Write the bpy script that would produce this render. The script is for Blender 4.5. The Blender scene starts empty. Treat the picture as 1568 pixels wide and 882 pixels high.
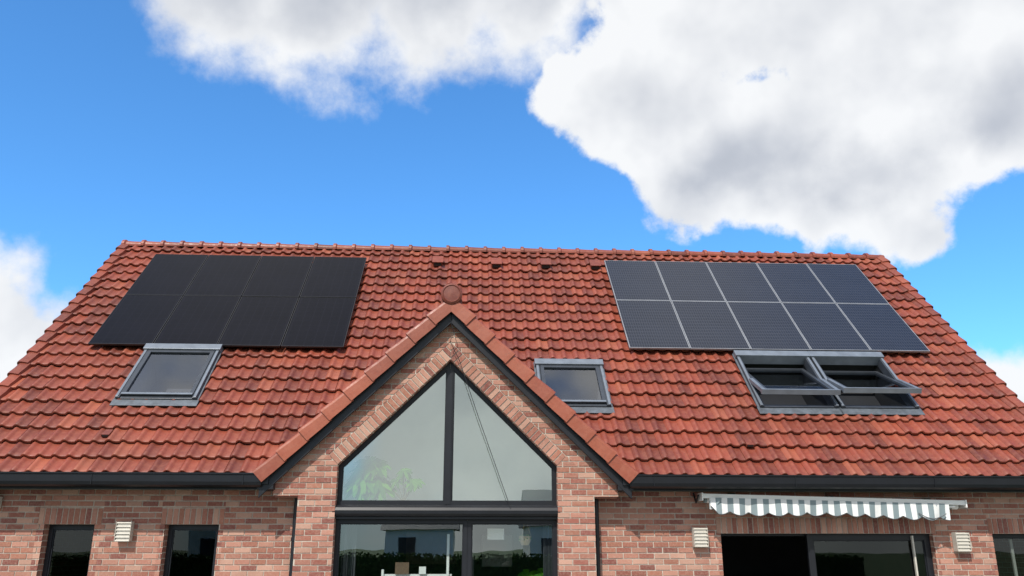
import bpy, math, random
from mathutils import Vector, Matrix
random.seed(7)
R=math.radians
scene=bpy.context.scene
scene.view_settings.view_transform='Standard'
try: scene.view_settings.look='None'
except Exception: pass
scene.view_settings.exposure=0
COL=scene.collection

# ------------------------------------------------------------ constants
D=12.405; E=2.626; AL=R(46.319); CA,SA=math.cos(AL),math.sin(AL); SL=7.391
XL,XR=-7.589,9.362
GC=-0.297; GT=0.975; GA=math.atan(GT); CG,SG=math.cos(GA),math.sin(GA)
GAP=5.24            # dormer tile base apex height
YG=12.45            # dormer wall face
YW=12.80            # main wall face
def mainz(y): return E+(y-D)*SA/CA
def dormz(x): return GAP-GT*abs(x-GC)

# ------------------------------------------------------------ materials
def new_mat(name):
    m=bpy.data.materials.new(name); m.use_nodes=True
    nt=m.node_tree; b=nt.nodes['Principled BSDF']
    return m,nt,b
def ramp(nt,fac,stops,interp='LINEAR'):
    n=nt.nodes.new('ShaderNodeValToRGB'); n.color_ramp.interpolation=interp
    el=n.color_ramp.elements
    while len(el)<len(stops): el.new(0.5)
    for e,(p,c) in zip(el,stops): e.position=p; e.color=(*c,1)
    nt.links.new(fac,n.inputs[0]); return n.outputs[0]
def noise(nt,vec,scale,detail=4,rough=.55):
    n=nt.nodes.new('ShaderNodeTexNoise'); n.inputs['Scale'].default_value=scale
    n.inputs['Detail'].default_value=detail; n.inputs['Roughness'].default_value=rough
    if vec is not None: nt.links.new(vec,n.inputs['Vector'])
    return n
def mixc(nt,fac,a,b,mode='MIX'):
    n=nt.nodes.new('ShaderNodeMix'); n.data_type='RGBA'; n.blend_type=mode
    for i,v in ((0,fac),(6,a),(7,b)):
        if isinstance(v,bpy.types.NodeSocket): nt.links.new(v,n.inputs[i])
        elif i==0: n.inputs[0].default_value=v
        else: n.inputs[i].default_value=(*v,1)
    return n.outputs[2]
def math_(nt,op,a,b=None,c=None,clamp=False):
    n=nt.nodes.new('ShaderNodeMath'); n.operation=op; n.use_clamp=clamp
    for i,v in enumerate((a,b,c)):
        if v is None: continue
        if isinstance(v,bpy.types.NodeSocket): nt.links.new(v,n.inputs[i])
        else: n.inputs[i].default_value=v
    return n.outputs[0]
def objco(nt): 
    return nt.nodes.new('ShaderNodeTexCoord').outputs['Object']
def bump(nt,b,h,strength=.3,dist=.01):
    n=nt.nodes.new('ShaderNodeBump'); n.inputs['Strength'].default_value=strength; n.inputs['Distance'].default_value=dist
    nt.links.new(h,n.inputs['Height']); nt.links.new(n.outputs[0],b.inputs['Normal'])
def simple(name,col,rough=.5,var=.12,scale=8,metal=0,bmp=.0,spec=.5):
    m,nt,b=new_mat(name)
    co=objco(nt); n=noise(nt,co,scale)
    c0=tuple(c*(1-var) for c in col); c1=tuple(min(1,c*(1+var)) for c in col)
    nt.links.new(ramp(nt,n.outputs[0],[(.3,c0),(.7,c1)]),b.inputs['Base Color'])
    b.inputs['Roughness'].default_value=rough; b.inputs['Metallic'].default_value=metal
    b.inputs['Specular IOR Level'].default_value=spec
    if bmp: bump(nt,b,n.outputs[0],bmp)
    return m
def attr(nt,name='rnd'):
    n=nt.nodes.new('ShaderNodeAttribute'); n.attribute_name=name; return n

def mat_tile(name,stops,weather=.42):
    m,nt,b=new_mat(name)
    a=attr(nt); sep=nt.nodes.new('ShaderNodeSeparateColor'); nt.links.new(a.outputs['Color'],sep.inputs[0])
    base=ramp(nt,sep.outputs[0],stops)
    co=nt.nodes.new('ShaderNodeNewGeometry').outputs['Position']
    n1=noise(nt,co,1.0,5,.62); n2=noise(nt,co,14,5,.65)
    f=ramp(nt,n1.outputs[0],[(.36,(0,0,0)),(.66,(1,1,1))])
    c=mixc(nt,math_(nt,'MULTIPLY',f,weather),base,(.115,.036,.023))
    f2=ramp(nt,n2.outputs[0],[(.45,(0,0,0)),(.8,(1,1,1))])
    c=mixc(nt,math_(nt,'MULTIPLY',f2,.4),c,(.35,.12,.068))
    n3=noise(nt,co,34,3,.7)
    f3=ramp(nt,n3.outputs[0],[(.58,(0,0,0)),(.70,(1,1,1))])
    c=mixc(nt,math_(nt,'MULTIPLY',f3,.4),c,(.055,.030,.023))
    nt.links.new(c,b.inputs['Base Color'])
    nt.links.new(ramp(nt,n2.outputs[0],[(.3,(.38,)*3),(.7,(.62,)*3)]),b.inputs['Roughness'])
    bump(nt,b,n2.outputs[0],.25,.006)
    return m
M_tile=mat_tile('roof_tile_clay',[(0,(.135,.029,.018)),(.35,(.220,.045,.025)),(.85,(.275,.057,.030)),(1,(.34,.090,.046))])
M_verge=mat_tile('verge_tile_clay',[(0,(.23,.050,.024)),(1,(.31,.075,.035))],.25)

def mat_brick():
    m,nt,b=new_mat('brick_face')
    a=attr(nt)
    co=nt.nodes.new('ShaderNodeNewGeometry').outputs['Position']
    n=noise(nt,co,30,5,.7); n2=noise(nt,co,2.2,4,.6)
    c=mixc(nt,ramp(nt,n.outputs[0],[(.45,(0,0,0)),(.8,(.55,.55,.55))]),a.outputs['Color'],(.50,.35,.27))
    c=mixc(nt,ramp(nt,n2.outputs[0],[(.45,(0,0,0)),(.75,(.32,.32,.32))]),c,(.19,.08,.06))
    nt.links.new(c,b.inputs['Base Color']); b.inputs['Roughness'].default_value=.9
    b.inputs['Specular IOR Level'].default_value=.2
    bump(nt,b,n.outputs[0],.5,.008)
    return m
M_brick=mat_brick()
def mat_mortar():
    m,nt,b=new_mat('mortar')
    g=nt.nodes.new('ShaderNodeNewGeometry'); co=g.outputs['Position']
    n=noise(nt,co,25,4,.6); nb_=noise(nt,co,1.6,3,.6)
    mort=ramp(nt,n.outputs[0],[(.3,(.42,.37,.31)),(.7,(.60,.53,.45))])
    mort=mixc(nt,ramp(nt,nb_.outputs[0],[(.42,(0,0,0)),(.7,(.5,.5,.5))]),mort,(.30,.25,.21))
    s=nt.nodes.new('ShaderNodeSeparateXYZ'); nt.links.new(co,s.inputs[0])
    cb=nt.nodes.new('ShaderNodeCombineXYZ')
    nt.links.new(math_(nt,'ADD',s.outputs[0],s.outputs[1]),cb.inputs[0]); nt.links.new(s.outputs[2],cb.inputs[1])
    br=nt.nodes.new('ShaderNodeTexBrick'); nt.links.new(cb.outputs[0],br.inputs['Vector'])
    br.inputs['Scale'].default_value=1; br.inputs['Brick Width'].default_value=.22; br.inputs['Row Height'].default_value=.081
    br.inputs['Mortar Size'].default_value=.006
    br.inputs['Color1'].default_value=(.38,.18,.13,1); br.inputs['Color2'].default_value=(.27,.11,.08,1); br.inputs['Mortar'].default_value=(.5,.44,.36,1)
    sn=nt.nodes.new('ShaderNodeSeparateXYZ'); nt.links.new(g.outputs['True Normal'],sn.inputs[0])
    f=math_(nt,'GREATER_THAN',math_(nt,'ABSOLUTE',sn.outputs[1]),.7)
    nt.links.new(mixc(nt,f,br.outputs['Color'],mort),b.inputs['Base Color'])
    b.inputs['Roughness'].default_value=.95
    bump(nt,b,n.outputs[0],.3,.005)
    return m
M_mortar=mat_mortar()
M_black=simple('black_aluminium',(.010,.011,.015),.42,.2,5,spec=.4)
M_blackg=simple('black_gutter',(.006,.007,.010),.4,.2,4,spec=.35)
M_greyf=simple('grey_cladding',(.050,.058,.072),.4,.15,6,.2)
M_hood=simple('grey_hood',(.17,.195,.23),.4,.15,6,.2)
M_flash=simple('lead_flashing',(.10,.115,.135),.55,.3,10,.1,.2)
M_white=simple('white_paint',(.75,.75,.73),.5,.04,4)
M_inner=simple('interior_plaster',(.82,.84,.80),.8,.05,2)
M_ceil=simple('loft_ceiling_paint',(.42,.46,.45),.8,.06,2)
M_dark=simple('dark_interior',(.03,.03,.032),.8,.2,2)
M_cream=simple('cream_lamp_metal',(.50,.47,.41),.5,.1,20)
M_soil=simple('plant_pot_wicker',(.42,.30,.17),.8,.2,60)
M_pfL=simple('panel_frame_black',(.014,.014,.016),.45,.2,5)
M_pfR=simple('panel_frame_anodised',(.27,.28,.30),.35,.15,5,.2)
M_curt=simple('dark_curtain',(.06,.065,.075),.9,.2,4)

def mat_glass(name,refl,tint,rough=0.0,gt=(.92,1,.96,1)):
    m=bpy.data.materials.new(name); m.use_nodes=True; nt=m.node_tree
    for n in list(nt.nodes): nt.nodes.remove(n)
    o=nt.nodes.new('ShaderNodeOutputMaterial'); mx=nt.nodes.new('ShaderNodeMixShader')
    t=nt.nodes.new('ShaderNodeBsdfTransparent'); t.inputs[0].default_value=(*tint,1)
    g=nt.nodes.new('ShaderNodeBsdfGlossy'); g.inputs['Roughness'].default_value=rough; g.inputs[0].default_value=gt
    co=objco(nt); n=noise(nt,co,.9,2,.4)
    bp=nt.nodes.new('ShaderNodeBump'); bp.inputs['Strength'].default_value=.08; bp.inputs['Distance'].default_value=.03
    nt.links.new(n.outputs[0],bp.inputs['Height']); nt.links.new(bp.outputs[0],g.inputs['Normal'])
    mx.inputs[0].default_value=refl
    nt.links.new(t.outputs[0],mx.inputs[1]); nt.links.new(g.outputs[0],mx.inputs[2]); nt.links.new(mx.outputs[0],o.inputs[0])
    return m
M_glassU=mat_glass('reflective_glazing',.36,(.92,.97,.93))
M_glassL=mat_glass('door_glazing',.20,(.85,.9,.9))
M_glassD=mat_glass('small_door_glazing',.05,(.5,.55,.55))
M_glassS=mat_glass('skylight_glazing',.20,(.6,.64,.70),0,(.95,.95,.95,1))

def mat_panel(name,cell,line,linew,rough,spec,nx,ny):
    m,nt,b=new_mat(name)
    co=objco(nt); s=nt.nodes.new('ShaderNodeSeparateXYZ'); nt.links.new(co,s.inputs[0])
    def lines(sock,n,w):
        f=math_(nt,'FRACT',math_(nt,'MULTIPLY',sock,n))
        return math_(nt,'LESS_THAN',f,w)
    fx=lines(s.outputs[0],nx,linew); fy=lines(s.outputs[1],ny,linew*.6)
    f=math_(nt,'MAXIMUM',fx,fy)
    nz=noise(nt,co,1.3,3)
    c0=ramp(nt,nz.outputs[0],[(.3,tuple(v*.85 for v in cell)),(.7,tuple(v*1.2 for v in cell))])
    nt.links.new(mixc(nt,f,c0,line),b.inputs['Base Color'])
    b.inputs['Roughness'].default_value=rough; b.inputs['Specular IOR Level'].default_value=spec
    return m
M_pvL=mat_panel('solar_cells_black',(.004,.004,.007),(.008,.008,.013),.06,.3,.10,6,6)
M_pvR=mat_panel('solar_cells_striped',(.014,.017,.027),(.034,.038,.052),.3,.26,.32,22,9.3)

def mat_awning():
    m,nt,b=new_mat('striped_canvas')
    co=objco(nt); s=nt.nodes.new('ShaderNodeSeparateXYZ'); nt.links.new(co,s.inputs[0])
    f=math_(nt,'FRACT',math_(nt,'MULTIPLY',s.outputs[0],1/.178))
    f1=math_(nt,'LESS_THAN',f,.5)
    c=mixc(nt,f1,(.80,.80,.79),(.20,.26,.28))
    n=noise(nt,co,12,4); c=mixc(nt,math_(nt,'MULTIPLY',n.outputs[0],.2),c,(.35,.35,.33))
    nt.links.new(c,b.inputs['Base Color']); b.inputs['Roughness'].default_value=.85
    return m
M_awn=mat_awning()
def mat_leaf(name,c0,c1):
    m,nt,b=new_mat(name); a=attr(nt); sep=nt.nodes.new('ShaderNodeSeparateColor'); nt.links.new(a.outputs['Color'],sep.inputs[0])
    nt.links.new(ramp(nt,sep.outputs[0],[(0,c0),(1,c1)]),b.inputs['Base Color']); b.inputs['Roughness'].default_value=.6
    b.inputs['Specular IOR Level'].default_value=.1
    return m
M_leaf=mat_leaf('leaf_green',(.012,.075,.003),(.085,.25,.010))
M_hedge=mat_leaf('hedge_leaf',(.02,.05,.012),(.09,.15,.035))
M_grass=simple('lawn_grass',(.05,.09,.025),.9,.4,3,0,.5)
M_pave=simple('terrace_slab',(.30,.29,.27),.85,.15,2,0,.2)

# ------------------------------------------------------------ mesh builder
class MB:
    def __init__(s): s.v=[];s.f=[];s.m=[];s.c=[]
    def poly(s,pts,mi=0,col=(.5,.5,.5)):
        i=len(s.v); s.v+= [tuple(p) for p in pts]; s.c+=[col]*len(pts); s.f.append(tuple(range(i,i+len(pts)))); s.m.append(mi)
    def grid(s,rows,mi=0,col=(.5,.5,.5),keep=None):
        i=len(s.v); n=len(rows[0])
        for r in rows: s.v+=[tuple(p) for p in r]; s.c+=[col]*n
        for a in range(len(rows)-1):
            for b in range(n-1):
                if keep is None or keep(a,b):
                    s.f.append((i+a*n+b,i+a*n+b+1,i+(a+1)*n+b+1,i+(a+1)*n+b)); s.m.append(mi)
    def prism(s,front,back,mi=0,col=(.5,.5,.5),cap=True,capb=True):
        n=len(front); i=len(s.v); s.v+=[tuple(p) for p in front]+[tuple(p) for p in back]; s.c+=[col]*(2*n)
        if cap: s.f.append(tuple(range(i,i+n))); s.m.append(mi)
        if capb: s.f.append(tuple(range(i+2*n-1,i+n-1,-1))); s.m.append(mi)
        for k in range(n):
            l=(k+1)%n; s.f.append((i+l,i+k,i+n+k,i+n+l)); s.m.append(mi)
    def box(s,x0,x1,y0,y1,z0,z1,mi=0,col=(.5,.5,.5)):
        s.prism([(x0,y0,z0),(x1,y0,z0),(x1,y0,z1),(x0,y0,z1)],[(x0,y1,z0),(x1,y1,z0),(x1,y1,z1),(x0,y1,z1)],mi,col)
    def xz(s,pts,y0,y1,mi=0,col=(.5,.5,.5)):
        s.prism([(x,y0,z) for x,z in pts],[(x,y1,z) for x,z in pts],mi,col)
    def ring(s,o,i_,y0,y1,mi=0):
        n=len(o)
        for k in range(n):
            l=(k+1)%n
            s.xz([o[k],o[l],i_[l],i_[k]],y0,y1,mi)
    def tube(s,pts,r,mi=0,col=(.5,.5,.5),n=8,cap=True):
        rings=[]
        for k,p in enumerate(pts):
            p=Vector(p); a=Vector(pts[max(0,k-1)]); b=Vector(pts[min(len(pts)-1,k+1)])
            t=(b-a).normalized(); u=t.orthogonal().normalized()
            if abs(t.z)<.9: u=t.cross(Vector((0,0,1))).normalized()
            w=t.cross(u); rr=r[k] if isinstance(r,(list,tuple)) else r
            rings.append([p+u*math.cos(2*math.pi*j/n)*rr+w*math.sin(2*math.pi*j/n)*rr for j in range(n)])
        s.grid([q+[q[0]] for q in rings],mi,col)
        if cap: s.poly(rings[0],mi,col); s.poly(rings[-1],mi,col)
    def obj(s,name,mats,parent=None,smooth=False,matrix=None,bevel=0,recalc=False):
        me=bpy.data.meshes.new(name); me.from_pydata(s.v,[],s.f)
        for m in mats: me.materials.append(m)
        me.polygons.foreach_set('material_index',s.m)
        a=me.attributes.new('rnd','FLOAT_COLOR','POINT')
        a.data.foreach_set('color',[x for c in s.c for x in (c[0],c[1],c[2],1)])
        if smooth: me.polygons.foreach_set('use_smooth',[True]*len(s.f))
        me.update()
        if recalc:
            import bmesh
            bm=bmesh.new(); bm.from_mesh(me); bmesh.ops.recalc_face_normals(bm,faces=bm.faces); bm.to_mesh(me); bm.free()
        o=bpy.data.objects.new(name,me); COL.objects.link(o)
        if matrix is not None: o.matrix_world=matrix
        if parent: o.parent=parent
        if bevel:
            md=o.modifiers.new('b','BEVEL'); md.width=bevel; md.segments=2; md.limit_method='ANGLE'
        return o
def inset(pts,d):
    n=len(pts); L=[]
    for k in range(n):
        x0,z0=pts[k]; x1,z1=pts[(k+1)%n]; dx,dz=x1-x0,z1-z0; l=math.hypot(dx,dz); nx,nz=-dz/l,dx/l
        L.append((x0+nx*d,z0+nz*d,dx,dz))
    out=[]
    for k in range(n):
        x0,z0,a,b=L[k-1]; x1,z1,c,e=L[k]
        den=a*e-b*c; t=((x1-x0)*e-(z1-z0)*c)/den
        out.append((x0+a*t,z0+b*t))
    return out
def clip(poly,a,b,c):
    out=[]
    n=len(poly)
    for k in range(n):
        p,q=poly[k],poly[(k+1)%n]; dp=a*p[0]+b*p[1]-c; dq=a*q[0]+b*q[1]-c
        if dp<=0: out.append(p)
        if dp*dq<0:
            t=dp/(dp-dq); out.append((p[0]+(q[0]-p[0])*t,p[1]+(q[1]-p[1])*t))
    return out
def area(p): return abs(sum(p[k-1][0]*p[k][1]-p[k][0]*p[k-1][1] for k in range(len(p))))/2

def rnd3(): return (random.random(),random.random(),random.random())

house=bpy.data.objects.new('brick_house',None); COL.objects.link(house)

# ------------------------------------------------------------ bricks
PAL=[(.34,.145,.10),(.40,.195,.145),(.27,.10,.075),(.45,.26,.195),(.37,.17,.125),(.22,.08,.065),(.42,.21,.155),(.31,.125,.09)]
def bcol():
    c=random.choice(PAL); k=random.uniform(.88,1.12); return tuple(v*k for v in c)
BW=.217;BJ=.015;BH=.065;CH=.081
bb=MB()
def put(poly,y):
    if len(poly)<3 or area(poly)<.0003: return
    j=random.uniform(-.002,.002)
    bb.prism([(x,y+j,z) for x,z in poly],[(x,y+.02,z) for x,z in poly],0,bcol(),True,False)
def brickfield(x0,x1,z0,z1,y,halfs=()):
    k0=int(math.floor(z0/CH)); k1=int(math.ceil(z1/CH))
    for k in range(k0,k1+1):
        zb=k*CH; off=(k%2)*.5*(BW+BJ)+((k*37)%5-2)*.006
        i0=int(math.floor((x0-off)/(BW+BJ)))-1; i1=int(math.ceil((x1-off)/(BW+BJ)))+1
        for i in range(i0,i1):
            xb=off+i*(BW+BJ)+random.uniform(-.002,.002); zj=random.uniform(-.0015,.0015)
            p=[(xb,zb+zj),(xb+BW,zb+zj),(xb+BW,zb+BH+zj),(xb,zb+BH+zj)]
            for h in [(-1,0,-x0),(1,0,x1),(0,-1,-z0),(0,1,z1)]+list(halfs):
                p=clip(p,*h)
                if len(p)<3: break
            else: put(p,y)
def soldier(x0,x1,z0,z1,y):
    n=round((x1-x0)/.081); w=(x1-x0)/n
    for i in range(n):
        a=x0+i*w; put([(a+.008,z0+.004),(a+w-.009,z0+.004),(a+w-.009,z1-.012),(a+.008,z1-.012)],y)
mort=MB()
WT=2.62
OPL=[(-6.10,-5.39,1.93,.10,.235),(-4.39,-3.62,1.93,.07,.235)]
OPR=[(3.79,7.05,1.81,.06,.235),(7.98,8.85,1.81,.05,.235)]
def wall_run(x0,x1,ops):
    cur=x0
    for (a,b,h,e,lh) in ops:
        brickfield(cur,a-e,0,WT,YW); mort.box(cur,a,YW+.009,YW+.25,0,WT,0)
        brickfield(a-e,a,0,h,YW); soldier(a-e,b+e,h,h+lh,YW)
        brickfield(a-e,b+e,h+lh,WT,YW); mort.box(a,b,YW+.009,YW+.25,h,WT,0)
        brickfield(b,b+e,0,h,YW); mort.box(b,b+e,YW+.009,YW+.25,0,WT,0)
        cur=b+e
    brickfield(cur,x1,0,WT,YW); mort.box(cur,x1,YW+.009,YW+.25,0,WT,0)
wall_run(-7.45,-2.30,OPL); wall_run(1.74,9.22,OPR)
# dormer wall
WL,WR=-1.905,1.311; WS,WA=2.765,4.35
GH=2.50; PH=2.147
RT=5.08
bt=.20
sl=(WA-WS)/(GC-WL)
ang=math.atan(sl); ca,sa=math.cos(ang),math.sin(ang)
dz=bt/ca
for sgn in (-1,1):
    def X(x): return GC+sgn*(x)
    def fld(u0,u1,z0,z1,hs=()):
        x0,x1=sorted((X(u0),X(u1)))
        hh=[(a*sgn,b,c+a*sgn*GC) for a,b,c in hs]
        brickfield(x0,x1,z0,z1,YG,hh)
    wh=GC-WL
    fld(wh,PH,0,2.32)
    fld(wh,GH,2.32,WS)
    fld(0,GH,WS,5.1,[(-sl,-1,-(WA+dz)),(GT,1,RT)])
    fld(wh,GH,WS,3.2,[(sl,1,WA+dz),(-ca,sa,-(wh*ca-WS*sa)),(GT,1,RT)])
    L=wh/ca; n=int(L/.081)+4
    for i in range(n):
        a0=i*.081+.007; a1=a0+.064
        def P(a,h): return (wh-a*ca+h*sa, WS+a*sa+h*ca)
        q=[P(a0,.004),P(a1,.004),P(a1,bt-.012),P(a0,bt-.012)]
        q=clip(q,-1,0,-.004)
        if len(q)>2: put([(X(u),z) for u,z in q],YG-.003)
    m=[(PH,0),(wh,0),(wh,WS),(0,WA),(0,RT+.05),(GH,RT+.05-GT*GH),(GH,2.32),(PH,2.32)]
    mort.xz([(X(u),z) for u,z in m],YG+.009,YW+.02,0)
    for k in range(4):
        x0,x1=sorted((X(PH+.005),X(GH-.003)))
        bb.box(x0,x1,YG+.022+k*.081,YG+.022+k*.081+.068,2.306,2.319,0,bcol())
bb.obj('wall_bricks',[M_brick],house,recalc=True)
mort.box(-7.45,-7.2,YW+.26,22.35,0,2.6,0); mort.box(8.97,9.22,YW+.26,22.35,0,2.6,0)
mort.box(-7.2,8.97,22.1,22.35,0,2.6,0)
yr=D+SL*CA; zr=E+SL*SA
for x in (-7.45,8.97):
    mort.prism([(x,YW+.26,2.6),(x,22.35,2.6),(x,yr,zr-.3)],[(x+.25,YW+.26,2.6),(x+.25,22.35,2.6),(x+.25,yr,zr-.3)],0)
mort.obj('wall_core',[M_mortar],house,recalc=True)

# ------------------------------------------------------------ tiles
TP=[(0,0),(.07,.014),(.16,.033),(.27,.042),(.38,.033),(.47,.014),(.56,.002),(.78,-.004),(1,0)]
def tiles(name,O,ux,us,un,ulen,slen,cw,ch,keep,off=-.038):
    mb=MB(); O=Vector(O);ux=Vector(ux);us=Vector(us);un=Vector(un)
    nc=int(math.ceil(ulen/cw)); nk=int(math.ceil(slen/ch))
    for k in range(nk):
        for c in range(nc):
            u0=c*cw; s0=k*ch
            j=random.uniform(-.004,.004); js=random.uniform(-.008,.008); jr=random.uniform(-.005,.005)
            def H(s,pi): 
                return off+ .054*(1-(s/ch))+.006 + TP[pi][1]+j+jr*TP[pi][0]
            ss=[-.0+js,ch*.34,ch*.68,ch*1.06]
            col=rnd3()
            lip=[O+ux*(u0+t*cw)+us*(s0+ss[0])+un*(H(0,i)-.038) for i,(t,h) in enumerate(TP)]
            lip2=[O+ux*(u0+t*cw)+us*(s0+ss[0]-.004)+un*(H(0,i)-.006) for i,(t,h) in enumerate(TP)]
            rows=[lip,lip2]
            for s in ss: rows.append([O+ux*(u0+t*cw)+us*(s0+s+(.008 if s==ss[0] else 0))+un*H(s,i) for i,(t,h) in enumerate(TP)])
            def kp(a,b):
                q=(rows[a][b]+rows[a+1][b+1])/2; l=q-O
                return keep(l.dot(ux),l.dot(us),q)
            mb.grid(rows,0,col,kp)
    return mb.obj(name,[M_tile],house,smooth=True)
SKY=[(-5.66,-4.38,1.68,3.18),(1.15,2.32,1.58,2.84),(4.80,6.13,1.60,3.18),(6.17,7.50,1.60,3.18)]
def keepmain(u,s,q):
    x=q.x
    if s>SL-.02 or x>XR: return False
    for a,b,c,d in SKY:
        if a+.06<x<b-.06 and c+.06<s<d-.06: return False
    if abs(x-GC)<2.72 and q.z<dormz(x)-.12: return False
    return True
ux=Vector((1,0,0)); us=Vector((0,CA,SA)); un=Vector((0,-SA,CA))
tiles('roof_tiles',(XL,D,E),ux,us,un,XR-XL,SL,.2145,.336,keepmain)
ub=MB(); nx_=140; ny_=60; O=Vector((XL+.04,D,E))
rows=[[O+ux*((XR-XL-.08)*i/nx_)+us*((SL-.05)*k/ny_)+un*(-.075) for i in range(nx_+1)] for k in range(ny_+1)]
def kpu(a,b):
    q=(rows[a][b]+rows[a+1][b+1])/2; s=(q-O).dot(us)
    return keepmain(0,s,q) and not any(x0-.02<q.x<x1+.02 and c-.02<s<d+.02 for x0,x1,c,d in SKY)
ub.grid(rows,0,(.5,.5,.5),kpu); ub.obj('roof_underlay',[M_dark],house)
def keepd(u,s,q):
    return q.z>mainz(q.y)-.06 and s<3.85
YV=12.29
HW=2.70
for nm,sg in (('dormer_tiles',-1),('dormer_tiles',1)):
    O=Vector((GC+sg*HW,YV+.05,GAP-GT*HW)); 
    usd=Vector((-sg*CG,0,SG)); und=Vector((sg*SG,0,CG))
    tiles(nm,O,(0,1,0),usd,und,2.9,HW/CG,.2145,.34,keepd)

bk=MB()
bk.prism([(XL,yr,zr-.02),(XR,yr,zr-.02),(XR,2*yr-D,E),(XL,2*yr-D,E)],[(XL,yr,zr-.1),(XR,yr,zr-.1),(XR,2*yr-D,E-.08),(XL,2*yr-D,E-.08)],0)
bk.obj('rear_roof_slope',[M_tile],house,recalc=True)

rc=MB()
def capline(P0,P1,r,step,mb):
    P0=Vector(P0);P1=Vector(P1); L=(P1-P0).length; t=(P1-P0)/L; n=max(1,round(L/step)); st=L/n
    side=t.cross(Vector((0,0,1))).normalized()
    for i in range(n):
        col=rnd3(); rows=[]
        jz=random.uniform(-.006,.006)
        for s,rr in ((0,r+.034),(.06,r+.036),(.085,r+.008),(st*.6,r),(st+.02,r-.004)):
            c=P0+t*(i*st+s)+Vector((0,0,jz))
            rows.append([c+side*math.cos(a)*rr*1.15+Vector((0,0,1))*math.sin(a)*rr for a in [math.pi*q/10-.25+.05*q for q in range(11)]])
        mb.grid(rows,0,col)
        mb.poly(rows[0],0,col)
        if i==n-1: mb.poly(rows[-1],0,col)
capline((XL-.02,yr,zr-.06),(XR+.02,yr,zr-.06),.105,.415,rc)
capline((GC,YV+.02,GAP-.02),(GC,14.95,GAP-.02),.11,.36,rc)
rc.obj('ridge_tiles',[M_tile],house,smooth=False,recalc=True)
dc=MB()
def disc(cx,cz,r,y,th):
    n=20
    for (ra,yy,rb,yb) in ((r,y+th,r,y),(r,y,r*.82,y-.02),(r*.82,y-.02,r*.74,y-.008),(r*.74,y-.008,.001,y-.014)):
        dc.grid([[ (cx+ra*math.cos(2*math.pi*k/n),yy,cz+ra*math.sin(2*math.pi*k/n)) for k in range(n+1)],
                 [ (cx+rb*math.cos(2*math.pi*k/n),yb,cz+rb*math.sin(2*math.pi*k/n)) for k in range(n+1)]],0,(.1,.4,.4))
disc(GC,GAP+.09,.165,YV-.06,.06)
dc.obj('ridge_end_cap',[M_tile],house)

def verge(mb,P0,along,out,nrm,length,step,drop=.13,w=.2):
    P0=Vector(P0);along=Vector(along);out=Vector(out);nrm=Vector(nrm)
    n=max(1,round(length/step)); st=length/n
    for i in range(n):
        col=rnd3(); rows=[]
        for s,l,o in ((-.03,.034,.024),(.03,.031,.022),(st*.5,.014,.008),(st+.0,.0,0)):
            cs=[(-w,-.045),(-w+.015,.035),(-.05,.055),(-.0,.058),(.03,.04),(.04,.01),(.042,-drop*.5),(.042,-drop),(.02,-drop)]
            rows.append([P0+along*(i*st+s)+out*(a+o)+nrm*(b+(l if b>-drop+.001 else l*.3-.0)) for a,b in cs])
        mb.grid(rows,0,col); mb.poly(rows[0],0,col)
        if i==n-1: mb.poly(rows[-1],0,col)
vg=MB()
for sg in (-1,1):
    verge(vg,(GC+sg*HW,YV,GAP-GT*HW),(-sg*CG,0,SG),(0,-1,0),(sg*SG,0,CG),HW/CG,.40,.14)
vg.obj('dormer_verge_tiles',[M_verge],house,recalc=True)
vg=MB()
verge(vg,(XL,D,E),us,(-1,0,0),un,SL,.336,.12,.16)
verge(vg,(XR,D,E),us,(1,0,0),un,SL,.336,.12,.16)
vg.obj('verge_tiles',[M_tile],house,recalc=True)

fs=MB()
for sg in (-1,1):
    def X(u): return GC+sg*u
    top=GAP-.12; bot=top-.165/CG
    H2=2.68
    fs.xz([(X(0),bot),(X(0),top),(X(H2),top-GT*H2),(X(H2),bot-GT*H2)],YV+.035,YV+.075)
    fs.xz([(X(0),bot+.03),(X(0),bot+.08),(X(GH+.1),bot+.08-GT*(GH+.1)),(X(GH+.1),bot+.03-GT*(GH+.1))],YV+.077,YG+.02)
    fs.xz([(X(0),top-.005),(X(0),top-.05),(X(H2),top-.05-GT*H2),(X(H2),top-.005-GT*H2)],YV+.005,YV+.033)
    a,b=sorted((X(GH-.02),X(H2+.03)))
    fs.box(a,b,YV+.04,YW-.02,2.40,2.50)
    fs.box(*sorted((X(H2-.13),X(H2+.06))),YV-.0,YV+.034,2.47,2.66)
fs.obj('dormer_fascia',[M_black],house,recalc=True,bevel=.006)

gt=MB()
def gutter(x0,x1):
    prof=[(12.40,2.63),(12.40,2.47),(12.37,2.435),(12.31,2.43),(12.265,2.455),(12.25,2.50),(12.25,2.60),(12.235,2.605),(12.235,2.625),(12.262,2.625),(12.262,2.52),(12.30,2.46),(12.36,2.46),(12.385,2.49),(12.385,2.63)]
    gt.prism([(x0,y,z) for y,z in prof],[(x1,y,z) for y,z in prof])
    gt.box(x0,x1,12.405,12.43,2.40,2.60)
    gt.box(x0,x1,12.432,YW-.003,2.455,2.475)
    x=x0+.35
    while x<x1-.1:
        gt.box(x,x+.012,12.243,12.255,2.46,2.622); x+=2.1
gutter(-7.75,GC-2.64); gutter(GC+2.64,9.5)
gt.obj('gutter',[M_blackg],house,recalc=True)
dp=MB()
for x in (GC-PH-.06,GC+PH+.06):
    dp.tube([(x,YW-.06,0),(x,YW-.06,2.30)],.042,n=14)
    for z in (.6,1.7): dp.tube([(x,YW-.06,z),(x,YW-.06,z+.05)],.05,n=14)
dp.obj('downpipes',[M_black],house,smooth=True)
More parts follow.
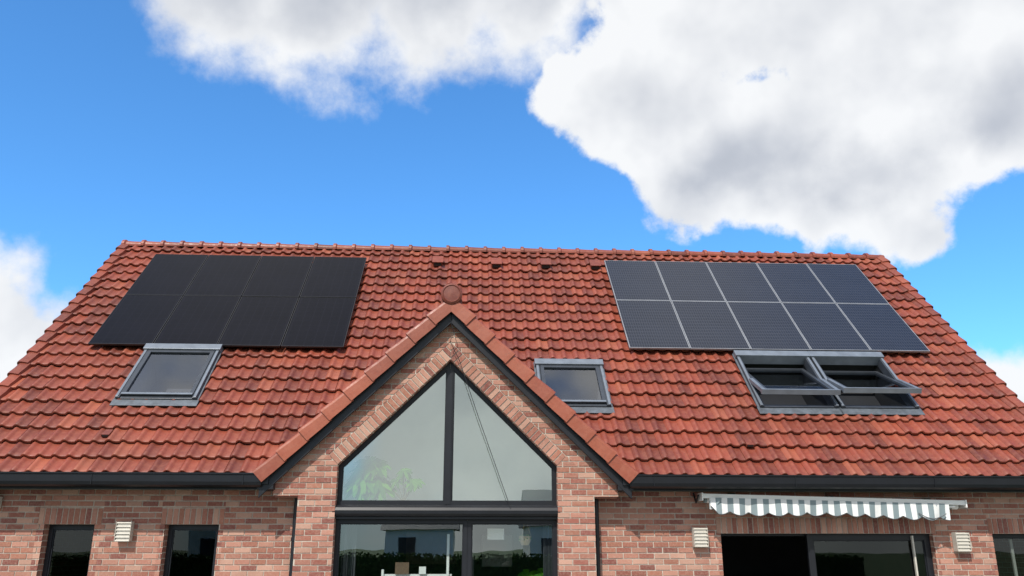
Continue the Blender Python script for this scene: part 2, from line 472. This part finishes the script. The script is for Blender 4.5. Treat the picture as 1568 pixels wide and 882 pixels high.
# ------------------------------------------------------------ windows
wf=MB(); gu=MB(); gl=MB(); gs=MB()
def pane(pts,y,w=.06,depth=.07,g=gu,mb=wf,beads=True):
    i=inset(pts,w); mb.ring(pts,i,y,y+depth)
    if beads:
        j=inset(i,.018); mb.ring(i,j,y+.02,y+depth-.01)
    g.poly([(x,y+depth*.55,z) for x,z in i])
yw=YG+.14
zb=2.20
pane([(WL,zb),(GC-.002,zb),(GC-.002,WA-.01),(WL,WS)],yw,.05)
pane([(GC+.002,zb),(WR,zb),(WR,WS),(GC+.002,WA-.01)],yw,.05)
wf.box(GC-.035,GC+.035,yw-.012,yw+.1,zb+.01,WA-.12)
prof=[(yw+.12,2.0),(yw+.12,2.2),(yw-.05,2.2),(yw-.09,2.19),(yw-.125,2.16),(yw-.14,2.12),(yw-.135,2.075),(yw-.11,2.045),(yw-.07,2.03),(yw-.07,2.0)]
wf.prism([(WL-.035,y,z) for y,z in prof],[(WR+.035,y,z) for y,z in prof])
for a,b in ((WL,-.0),(.0+.004,WR)):
    pane([(a,.03),(b,.03),(b,2.0),(a,2.0)],yw+.02,.055,.06,gl)
wf.box(WL+.13,WL+.165,yw+.1,yw+.14,.03,1.99); wf.box(.03,.10,yw+.085,yw+.15,.03,1.99)
wf.obj('window_frames',[M_black],house,recalc=True)
gu.obj('gable_window_glass',[M_glassU],house); 
of=MB()
for (a,b,h,e,lh) in OPL:
    pane([(a+.004,.02),(b-.004,.02),(b-.004,h-.004),(a+.004,h-.004)],YW+.16,.06,.06,gs,of)
a,b,h=OPR[0][:3]
pane([(5.14,.02),(b-.004,.02),(b-.004,h-.004),(5.14,h-.004)],YW+.10,.09,.05,gs,of)
of.ring([(a+.004,.02),(b-.004,.02),(b-.004,h-.004),(a+.004,h-.004)],inset([(a+.004,.02),(b-.004,.02),(b-.004,h-.004),(a+.004,h-.004)],.03),YW+.155,YW+.25)
of.box(b-.30,b-.275,YW+.06,YW+.10,.05,1.78,1)
a,b,h=OPR[1][:3]
pane([(a+.004,.02),(b-.004,.02),(b-.004,h-.004),(a+.004,h-.004)],YW+.12,.05,.06,gs,of)
of.box(a+.38,a+.42,YW+.19,YW+.22,.1,1.75,1)
of.obj('door_frames',[M_black,M_cream],house,recalc=True)
gl.obj('patio_door_glass',[M_glassL],house); gs.obj('door_glass',[M_glassD],house)

# interiors
it=MB()
z0=2.13
yb=14.5
for sg in (-1,1):
    X=lambda u:GC+sg*u
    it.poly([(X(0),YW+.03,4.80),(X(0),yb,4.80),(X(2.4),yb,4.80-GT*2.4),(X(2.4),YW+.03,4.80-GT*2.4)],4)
    it.poly([(X(2.4),YW+.03,4.80-GT*2.4),(X(2.4),yb,4.80-GT*2.4),(X(2.4),yb,z0),(X(2.4),YW+.03,z0)],4)
it.poly([(GC-2.4,yb,z0),(GC+2.4,yb,z0),(GC+2.4,yb,4.80-GT*2.4),(GC,yb,4.80),(GC-2.4,yb,4.80-GT*2.4)],0)
it.box(GC-1.6,GC+1.6,yw+.13,YW+.27,2.03,2.12,0)
it.box(GC-2.4,GC+2.4,YW+.272,yb,2.03,2.12,0)
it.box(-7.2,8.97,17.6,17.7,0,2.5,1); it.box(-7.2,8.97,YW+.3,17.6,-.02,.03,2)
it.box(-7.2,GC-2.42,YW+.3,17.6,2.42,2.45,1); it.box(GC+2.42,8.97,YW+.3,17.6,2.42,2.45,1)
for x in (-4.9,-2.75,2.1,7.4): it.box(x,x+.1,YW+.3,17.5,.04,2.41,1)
it.box(-1.5,.9,14.6,15.5,.72,.77,3)
for x in (-1.45,.8):
    for y in (14.65,15.4): it.box(x,x+.05,y,y+.05,.04,.719,1)
# shelf of white bars added behind the glass, standing in for reflections in it
it.box(-1.25,-.22,12.98,13.02,1.20,1.235,0); it.box(-.30,-.262,12.95,12.979,.04,1.80,0); it.box(-1.25,-1.215,12.95,12.979,.04,1.3,0)
it.box(-1.05,-.85,12.93,12.975,1.237,1.40,2); it.box(-.7,-.6,12.93,12.975,1.237,1.34,0)
it.box(-1.9,1.6,17.0,17.55,.04,1.0,0); it.box(-1.2,-.2,17.2,17.55,1.3,1.9,3); it.box(.3,.9,17.4,17.55,1.25,1.85,0)
it.box(.30,.55,12.98,13.02,1.72,1.88,0)
it.box(4.2,6.6,16.8,17.55,.04,1.0,0)
it.obj('interior',[M_inner,M_dark,simple('oak_floor',(.16,.10,.06),.5),simple('dark_wood',(.10,.07,.05),.6),M_ceil],house)
cu=MB()
def curtain(x0,x1,y,z0,z1):
    n=28; cu.grid([[(x0+(x1-x0)*k/n,y+.03*math.sin(k*1.9),z) for k in range(n+1)] for z in (z0,z1)])
curtain(-1.84,-1.62,yw+.25,.1,1.97); curtain(1.12,1.26,yw+.25,.1,1.97)
cu.obj('curtains',[M_curt],house,smooth=True)

# ------------------------------------------------------------ skylights (local roof frame)
MR=Matrix(((1,0,0,0),(0,CA,-SA,D),(0,SA,CA,E),(0,0,0,1)))
def skylight(a,b,c,d,openang,k):
    mb=MB(); h0,h1=-.06,.115
    mb.box(a-.04,b+.04,c-.15,c+.02,.028,.046,1); mb.box(a-.03,a+.03,c+.021,d+.03,.022,.05,1); mb.box(b-.03,b+.03,c+.021,d+.03,.022,.05,1)
    w=.07
    mb.box(a,a+w,c,d-.14,h0,h1-.02,0); mb.box(b-w,b,c,d-.14,h0,h1-.02,0)
    mb.box(a+.004,a+w-.022,c+.004,d-.142,h1-.019,h1-.008,4); mb.box(b-w+.022,b-.004,c+.004,d-.142,h1-.019,h1-.008,4)
    mb.box(a+w+.001,b-w-.001,c,c+.06,h0,h1-.045,0)
    mb.box(a-.02,b+.02,d-.139,d+.02,h0,h1+.02,4)
    t=-.62
    mb.box(a+.02,a+.05,c+.03,d-.02,t,h0-.001,2); mb.box(b-.05,b-.02,c+.03,d-.02,t,h0-.001,2)
    mb.box(a+.05,b-.05,d-.05,d-.02,t,h0-.001,2); mb.box(a+.05,b-.05,c+.03,c+.06,t,h0-.001,2)
    mb.box(a,b,c,d,t-.03,t-.001,3)
    mb.obj('skylight_frame',[M_greyf,M_flash,simple('skylight_lining',(.30,.30,.31),.7) if not openang else M_dark,simple('roller_blind',(.12,.12,.135),.8) if not openang else M_dark,M_hood],house,matrix=MR,recalc=True,bevel=.005)
    sw=(b-a)/2-w-.004; s0=c+.065; s1=d-.145; cy=(s0+s1)/2; hl=(s1-s0)/2
    sb=MB(); f=.06
    def bx(x0,x1,y0,y1,z0,z1,m=0): sb.box(x0,x1,y0,y1,z0,z1,m)
    bx(-sw,-sw+f,-hl,hl,-.035,.03); bx(sw-f,sw,-hl,hl,-.035,.03); bx(-sw+f,sw-f,-hl,-hl+f,-.034,.029); bx(-sw+f,sw-f,hl-f,hl,-.034,.029)
    if openang:
        bx(-sw-.07,sw+.07,-hl-.045,-hl-.001,-.03,.055,2)
        bx(-sw-.065,-sw-.002,-hl,-.05,-.01,.05,2); bx(sw+.002,sw+.065,-hl,-.05,-.01,.05,2)
    else:
        bx(-sw+.004,sw-.004,-hl-.012,-hl+.03,.031,.045,2)
    sb.poly([(-sw+f,-hl+f,0),(sw-f,-hl+f,0),(sw-f,hl-f,0),(-sw+f,hl-f,0)],1)
    M=MR@Matrix.Translation(((a+b)/2,cy,.075))@Matrix.Rotation(openang,4,'X')
    sb.obj('skylight_sash',[M_greyf,M_glassS,M_hood],house,matrix=M,recalc=True)
for k,(q,an) in enumerate(zip(SKY,(0,0,R(-19),R(-22)))): skylight(*q,an,k)

vt=MB()
for x,s in ((-.72,6.66),(.535,6.63),(1.60,6.64),(2.67,6.62)):
    vt.prism([(x-.10,s-.13,.12),(x+.10,s-.13,.12),(x+.10,s-.13,.02),(x-.10,s-.13,.02)],[(x-.09,s+.16,.05),(x+.09,s+.16,.05),(x+.09,s+.16,.0),(x-.09,s+.16,.0)],0,rnd3())
    vt.box(x-.08,x+.08,s-.134,s-.131,.03,.105,1)
    vt.box(x-.115,x+.115,s-.16,s+.12,.12,.135,0,rnd3())
for x,s in ((-5.47,.80),(4.36,.66)):
    vt.prism([(x-.06,s-.03,.07),(x+.06,s-.03,.07),(x+.06,s-.03,.02),(x-.06,s-.03,.02)],[(x-.05,s+.14,.03),(x+.05,s+.14,.03),(x+.05,s+.14,.0),(x-.05,s+.14,.0)],0,(.2,.2,.2))
    vt.box(x-.045,x+.045,s-.034,s-.031,.025,.06,1)
vt.obj('tile_vents',[M_tile,M_dark],house,matrix=MR,recalc=True)

# ------------------------------------------------------------ solar panels
def panel_mesh(w,l,mats,name,f):
    mb=MB()
    mb.box(-w/2,w/2,-l/2,-l/2+f,-.035,0,1); mb.box(-w/2,w/2,l/2-f,l/2,-.035,0,1)
    mb.box(-w/2,-w/2+f,-l/2+f+.0005,l/2-f-.0005,-.035,0,1); mb.box(w/2-f,w/2,-l/2+f+.0005,l/2-f-.0005,-.035,0,1)
    mb.box(-w/2+f,w/2-f,-l/2+f,l/2-f,-.03,-.003,0)
    for y in (-l*.28,l*.28): mb.box(-w/2+.01,w/2-.01,y-.02,y+.02,-.085,-.036,1)
    o=mb.obj(name,mats,recalc=True); me=o.data; bpy.data.objects.remove(o); return me
def array(x0,s0,W,L,n,mats,gap=.018,f=.010):
    w=(W-(n-1)*gap)/n; l=(L-gap)/2
    me=panel_mesh(w,l,mats,'solar_panel',f)
    for r in range(2):
        for c in range(n):
            o=bpy.data.objects.new('solar_panel',me); COL.objects.link(o)
            o.matrix_world=MR@Matrix.Translation((x0+w/2+c*(w+gap),s0+l/2+r*(l+gap),.13+random.uniform(-.002,.002)))@Matrix.Rotation(random.uniform(-.003,.003),4,'Y')@Matrix.Rotation(random.uniform(-.003,.003),4,'X')
array(-6.667,3.173,4.422,3.495,4,[M_pvL,M_pfL],.018)
array(2.884,3.255,5.594,3.469,5,[M_pvR,M_pfR],.012,.014)

# ------------------------------------------------------------ awning
aw=MB(); Lw=3.97
aw.box(0,Lw,-.02,.03,-.065,.0,0)
aw.box(-.02,-.001,-.035,.2,-.10,.012,0); aw.box(Lw+.001,Lw+.02,-.035,.2,-.10,.012,0)
aw.box(.02,Lw-.02,.031,.14,-.03,.004,0)
aw.tube([(.05,.13,-.07),(Lw-.05,.13,-.07)],.055,1,n=16)
for x in (.5,2.0,3.5): aw.box(x-.04,x+.04,.15,.29,-.10,.03,2)
aw.tube([(-.05,.05,-.02),(-.05,.2,-.12),(-.07,.26,.02)],.015,2)
aw.tube([(.15,.02,-.09),(1.7,.16,-.12)],.02,0); aw.tube([(Lw-.15,.02,-.09),(2.3,.16,-.12)],.02,0)
N=240
def val(t,v):
    x=.10+(Lw-.36)*t
    sc=abs(math.sin(math.pi*t*12.5)); drop=.18+.05*sc+.014*math.sin(t*9)
    if t<.03: drop*=.65+t*12
    return (x,-.03-.016*math.sin(t*70)*v-.02*math.sin(t*23+1)*v,-.055-drop*v)
rows=[]
for v in (0,.33,.66,1): rows.append([val(k/N,v) for k in range(N+1)])
aw.grid(rows,1)
aw.tube([Vector(val(k/N,1))+Vector((0,0,-.002)) for k in range(N+1)],.006,3,n=5)
aw.grid([[(.08+.25*k/8,-.04+.02*math.sin(k),-.06-.16*v*(1-k/9)-.03*math.sin(k*.8)*v) for k in range(9)] for v in (0,.5,1)],1)
aw.tube([(Lw-.75+.42*k/10,-.05,-.20-.075*math.sin(math.pi*k/10)) for k in range(11)],.007,3,n=5)
Ma=Matrix.Translation((3.47,12.49,2.37))@Matrix.Rotation(R(1.3),4,'Y')
awo=aw.obj('awning',[M_white,M_awn,M_black,simple('grey_piping',(.12,.13,.14),.8)],matrix=Ma,recalc=True)

# ------------------------------------------------------------ wall lamps
def lamp_mesh():
    mb=MB(); w=.10;h=.135
    mb.box(-w,w,.05,.065,-h,h,0)
    mb.box(-w+.01,w-.01,-.045,.05,-h+.01,h-.01,1)
    nsl=6
    for i in range(nsl):
        z=-h+.012+i*(2*h-.024)/(nsl-1)
        pr=[(.05,z-.016),(.0-.052,z-.020),(-.060,z-.012),(-.054,z+.004),(.05,z+.016)]
        mb.prism([(-w,y,q) for y,q in pr],[(w,y,q) for y,q in pr],0)
    mb.box(-w-.006,-w-.0005,-.065,.05,-h,h,0); mb.box(w+.0005,w+.006,-.065,.05,-h,h,0)
    o=mb.obj('wall_lamp',[M_cream,simple('lamp_glass',(.52,.49,.43),.4)],recalc=True); me=o.data; bpy.data.objects.remove(o); return me
lm=lamp_mesh()
for x,z in ((-4.93,1.83),(3.455,1.755),(7.44,1.69)):
    o=bpy.data.objects.new('wall_lamp',lm); COL.objects.link(o); o.location=(x,YW-.066,z)
sl_=MB(); sl_.box(-.07,.07,-.12,-.04,-.08,.08,0); sl_.box(-.05,.05,-.125,-.1201,-.06,.06,1); sl_.tube([(0,0,.05),(0,-.08,.12),(0,-.09,.16)],.02,1); sl_.box(-.04,.04,-.03,.0,-.05,.08,0)
o=sl_.obj('security_light',[M_cream,M_black],recalc=True); o.location=(-6.80,YW-.002,2.23)

cb=MB()
cb.tube([(GC-.02,YV+.0,4.95),(GC+.05,YV+.02,4.72),(GC-.01,YV+.03,4.60),(GC+.14,YV+.05,4.3),(GC+.42,YV+.07,3.5),(GC+.75,YV+.1,2.6),(GC+.9,YV+.12,2.2)],.005,n=5)
cb.obj('cable',[M_black])

# ------------------------------------------------------------ plants
def leaf(mb,P,dirv,L,W,droop=.3,col=None):
    P=Vector(P); d=Vector(dirv).normalized(); s=d.cross(Vector((0,-.8,.6)));
    if s.length<.1: s=Vector((1,0,0))
    s.normalize(); c=col or rnd3(); rows=[]
    for t,w in ((0,.08),(.3,.8),(.6,1),(.85,.6),(1,.03)):
        q=P+d*L*t-Vector((0,0,1))*droop*L*t*t
        rows.append([q-s*W/2*w,q+Vector((0,0,-.1*W*w)),q+s*W/2*w])
    mb.grid(rows,1,c)
def umbrella_plant(name,base,h,spread,n,ls,dep=.35):
    mb=MB(); B=Vector(base)
    mb.tube([B,B+Vector((0,0,.02)),B+Vector((0,0,.14))],[.07,.08,.10],2,n=14)
    for i in range(n):
        a=random.uniform(0,6.28); rr=spread*random.uniform(.3,1); top=B+Vector((math.cos(a)*rr,math.sin(a)*rr*dep-.05,.1+h*random.uniform(.25,1)))
        mid=B+(top-B)*.5+Vector((0,0,.08)); mb.tube([B+Vector((0,0,.13)),mid,top],[.009,.007,.004],0,n=5)
        m=random.randint(6,8)
        for k in range(m):
            b=6.283*k/m+random.uniform(-.2,.2)
            leaf(mb,top,(math.cos(b),math.sin(b)*.35,math.sin(b)*.6),ls*random.uniform(.8,1.2),ls*.44,.5)
    return mb.obj(name,[simple('stem_brown',(.12,.10,.05),.8),M_leaf,M_soil],smooth=True)
umbrella_plant('umbrella_plant',(-1.54,yw+.32,2.125),.66,.25,18,.19)
umbrella_plant('umbrella_plant',(-.96,yw+.32,2.125),.50,.34,9,.12)
umbrella_plant('potted_plant',(.98,yw+.6,.75),.38,.25,12,.22)
hp=MB(); c=Vector((.86,yw+.3,1.70))
hp.tube([c+Vector((0,0,-.06)),c,c+Vector((0,0,.07))],[.05,.085,.095],2,n=14)
for a in (0,2.1,4.2): hp.tube([c+Vector((math.cos(a)*.09,math.sin(a)*.09,.07)),c+Vector((0,0,.32))],.004,2,n=4)
for i in range(26):
    a=random.uniform(0,6.28); leaf(hp,c+Vector((0,0,.07)),(math.cos(a),math.sin(a),random.uniform(0,1)),.12,.03,.7)
hp.obj('hanging_planter',[M_soil,M_leaf,M_soil],smooth=True)

# ------------------------------------------------------------ garden (behind / around the camera)
g=MB(); g.poly([(-400,-400,-.01),(400,-400,-.01),(400,400,-.01),(-400,400,-.01)]); g.obj('lawn',[M_grass])
g=MB(); g.box(-8.5,10.3,7.5,12.44,-.05,.02); g.obj('terrace',[M_pave])
hd=MB()
hd.box(-22,22,-22.3,-21.6,0,1.1,0,(.1,.1,.1))
for i in range(8000):
    p=Vector((random.uniform(-22,22),-21.55+random.uniform(-.12,.12),random.uniform(.05,1.2)))
    if random.random()<.25: p.y=random.uniform(-22.4,-21.5); p.z=1.13+random.uniform(-.1,.15)
    a=Vector((random.uniform(-1,1),random.uniform(-1,1),random.uniform(-1,1))).normalized()*.1; b=a.orthogonal().normalized()*.07
    hd.poly([p-a,p+b,p+a,p-b],0,rnd3())
hd.obj('hedge',[M_hedge])
nb=MB()
def nh(x0,x1,y0,y1,h,r):
    nb.box(x0,x1,y0,y1,0,h,0); ym=(y0+y1)/2
    nb.prism([(x0-.4,y1+.4,h-.1),(x0-.4,y0-.4,h-.1),(x0-.4,ym,r)],[(x1+.4,y1+.4,h-.1),(x1+.4,y0-.4,h-.1),(x1+.4,ym,r)],1)
    x=x0+1
    while x<x1-1.5: nb.box(x,x+1.3,y1+.01,y1+.06,1,2.3,2); x+=3
nh(-22,-14,-52,-44,3.2,5.4); nh(-6,-1,-44,-38,3.0,4.8); nh(5.5,13,-60,-50,3.6,6.8)
nb.obj('neighbouring_house',[M_white,simple('slate',(.12,.12,.13),.6),M_dark],recalc=True)

# ------------------------------------------------------------ light + sky
SE,SAZ=R(48),R(-158)
sv=Vector((math.sin(SAZ)*math.cos(SE),math.cos(SAZ)*math.cos(SE),math.sin(SE)))
ld=bpy.data.lights.new('sun','SUN'); ld.energy=4.6; ld.angle=R(.5); ld.color=(1,.95,.87)
lo=bpy.data.objects.new('sun',ld); COL.objects.link(lo); lo.rotation_euler=(-sv).to_track_quat('-Z','Y').to_euler()

w=bpy.data.worlds.new('World'); scene.world=w; w.use_nodes=True; nt=w.node_tree
for n in list(nt.nodes): nt.nodes.remove(n)
out=nt.nodes.new('ShaderNodeOutputWorld')
sky=nt.nodes.new('ShaderNodeTexSky'); sky.sky_type='NISHITA'; sky.sun_disc=False; sky.sun_elevation=SE; sky.sun_rotation=SAZ%(2*math.pi)
sky.air_density=1.0; sky.dust_density=.3; sky.ozone_density=2.0
m_=lambda *a,**k: math_(nt,*a,**k)
def sstep(x,a,b):
    n=nt.nodes.new('ShaderNodeMapRange'); n.interpolation_type='SMOOTHSTEP'; n.inputs['From Min'].default_value=a; n.inputs['From Max'].default_value=b
    nt.links.new(x,n.inputs['Value']); return n.outputs[0]
tc=nt.nodes.new('ShaderNodeTexCoord').outputs['Generated']
sp=nt.nodes.new('ShaderNodeSeparateXYZ'); nt.links.new(tc,sp.inputs[0])
az=m_('MULTIPLY',m_('ARCTAN2',sp.outputs[0],sp.outputs[1]),57.2958)
el=m_('MULTIPLY',m_('ARCSINE',sp.outputs[2]),57.2958)
skc=mixc(nt,1.0,sky.outputs[0],(.80,1.60,2.20),'MULTIPLY')
skc=mixc(nt,m_('MULTIPLY',sstep(el,12,1),.85),skc,(5.2,6.0,6.8))
bg1=nt.nodes.new('ShaderNodeBackground'); bg1.inputs[1].default_value=.115; nt.links.new(skc,bg1.inputs[0])
wn=noise(nt,tc,6,3,.5); wc=nt.nodes.new('ShaderNodeSeparateColor'); nt.links.new(wn.outputs['Color'],wc.inputs[0])
azw=m_('ADD',az,m_('MULTIPLY',m_('SUBTRACT',wc.outputs[0],.5),9))
elw=m_('ADD',el,m_('MULTIPLY',m_('SUBTRACT',wc.outputs[1],.5),8))
def blob(a,e,ra,re,k=1):
    x=m_('DIVIDE',m_('SUBTRACT',azw,a),ra); y=m_('DIVIDE',m_('SUBTRACT',elw,e),re)
    return m_('MULTIPLY',m_('SUBTRACT',1,m_('SQRT',m_('ADD',m_('MULTIPLY',x,x),m_('MULTIPLY',y,y)))),k)
def union(bl):
    c=bl[0]
    for b in bl[1:]:
        c=m_('SMOOTH_MAX',c,b,.25)
    return c
Bf=union([blob(13,29.5,8.3,5.5),blob(20,25.5,10,6.2),blob(28,24,9.5,6.5),blob(33,32,12,9),blob(21,36,14,5.5),blob(38,26,8.5,5.5)])
Af=union([blob(-20,35.5,7.5,5),blob(-12,36,9.5,6.5),blob(-4,36,9.5,6.5),blob(5,37,9,6.2)])
Cf=union([blob(-33,12,8.5,7),blob(35,9.5,8,3,.5)])
fb=noise(nt,tc,11,7,.60).outputs[0]
fbc=m_('SUBTRACT',fb,.5)
wn2=noise(nt,tc,20,2,.5)
v=nt.nodes.new('ShaderNodeTexVoronoi'); v.feature='F1'; v.inputs['Scale'].default_value=19
vm=nt.nodes.new('ShaderNodeVectorMath'); vm.operation='MULTIPLY_ADD'; nt.links.new(wn2.outputs['Color'],vm.inputs[0]); vm.inputs[1].default_value=(.05,.05,.05); nt.links.new(tc,vm.inputs[2])
nt.links.new(vm.outputs[0],v.inputs['Vector']); b1=m_('SUBTRACT',.45,v.outputs['Distance'])
bil=m_('MULTIPLY',b1,.55)
dB=m_('ADD',m_('ADD',Bf,m_('MULTIPLY',fbc,1.0)),m_('MULTIPLY',bil,.35)); dA=m_('ADD',Af,m_('MULTIPLY',fbc,1.35)); dC=m_('ADD',m_('ADD',Cf,m_('MULTIPLY',fbc,.8)),m_('MULTIPLY',bil,.4))
gn=noise(nt,tc,2.4,4,.5).outputs[0]
outm=m_('MAXIMUM',sstep(m_('ABSOLUTE',az),44,56),sstep(el,42,54))
behind=m_('MULTIPLY',sstep(m_('ABSOLUTE',az),100,140),sstep(el,50,30))
over=sstep(el,58,68)
dG=m_('SUBTRACT',m_('ADD',m_('ADD',m_('MULTIPLY',m_('SUBTRACT',gn,.47),5),m_('MULTIPLY',behind,.55)),m_('MULTIPLY',over,.35)),m_('MULTIPLY',m_('SUBTRACT',1,outm),4))
aB=sstep(dB,0,.19); aA=sstep(dA,-.08,.5); aC=sstep(dC,-.02,.3); aG=sstep(dG,0,.5)
alpha=m_('MAXIMUM',m_('MAXIMUM',aB,aA),m_('MAXIMUM',aC,aG))
def shifted(dx,dz,scale,detail):
    va=nt.nodes.new('ShaderNodeVectorMath'); va.operation='ADD'; nt.links.new(tc,va.inputs[0]); va.inputs[1].default_value=(dx,0,dz)
    return noise(nt,va.outputs[0],scale,detail,.5).outputs[0]
rl=m_('SUBTRACT',shifted(0,0,6.5,4),shifted(-.03,.04,6.5,4))
core=sstep(dB,.15,1.0)
coreA=sstep(dA,.1,1.0)
low=m_('MULTIPLY',sstep(el,34,22),sstep(az,7,16))
lum=m_('SUBTRACT',.98,m_('MULTIPLY',core,m_('ADD',.13,m_('MULTIPLY',low,.28))))
lum=m_('SUBTRACT',lum,m_('MULTIPLY',m_('MULTIPLY',coreA,m_('SUBTRACT',1,aB)),.28))
lum=m_('ADD',lum,m_('MULTIPLY',rl,.8))
lum=m_('ADD',lum,m_('MULTIPLY',fbc,.22))
cc=nt.nodes.new('ShaderNodeValToRGB'); e=cc.color_ramp.elements
e[0].position=.3; e[0].color=(.38,.42,.48,1); e[1].position=1; e[1].color=(.96,.97,.98,1)
x=e.new(.6); x.color=(.56,.59,.65,1)
nt.links.new(lum,cc.inputs[0])
bg2=nt.nodes.new('ShaderNodeBackground'); bg2.inputs[1].default_value=1.0; nt.links.new(cc.outputs[0],bg2.inputs[0])
ms=nt.nodes.new('ShaderNodeMixShader'); nt.links.new(m_('MULTIPLY',alpha,.97),ms.inputs[0]); nt.links.new(bg1.outputs[0],ms.inputs[1]); nt.links.new(bg2.outputs[0],ms.inputs[2])
nt.links.new(ms.outputs[0],out.inputs[0])

# ------------------------------------------------------------ camera
cd=bpy.data.cameras.new('camera'); cd.sensor_width=36; cd.lens=1272.338/1568*36; cd.clip_end=2000; cd.clip_start=.05
cam=bpy.data.objects.new('camera',cd); COL.objects.link(cam); cam.location=(0,0,1.6); cam.rotation_euler=(R(90+17.383),0,R(-2.952))
scene.camera=cam
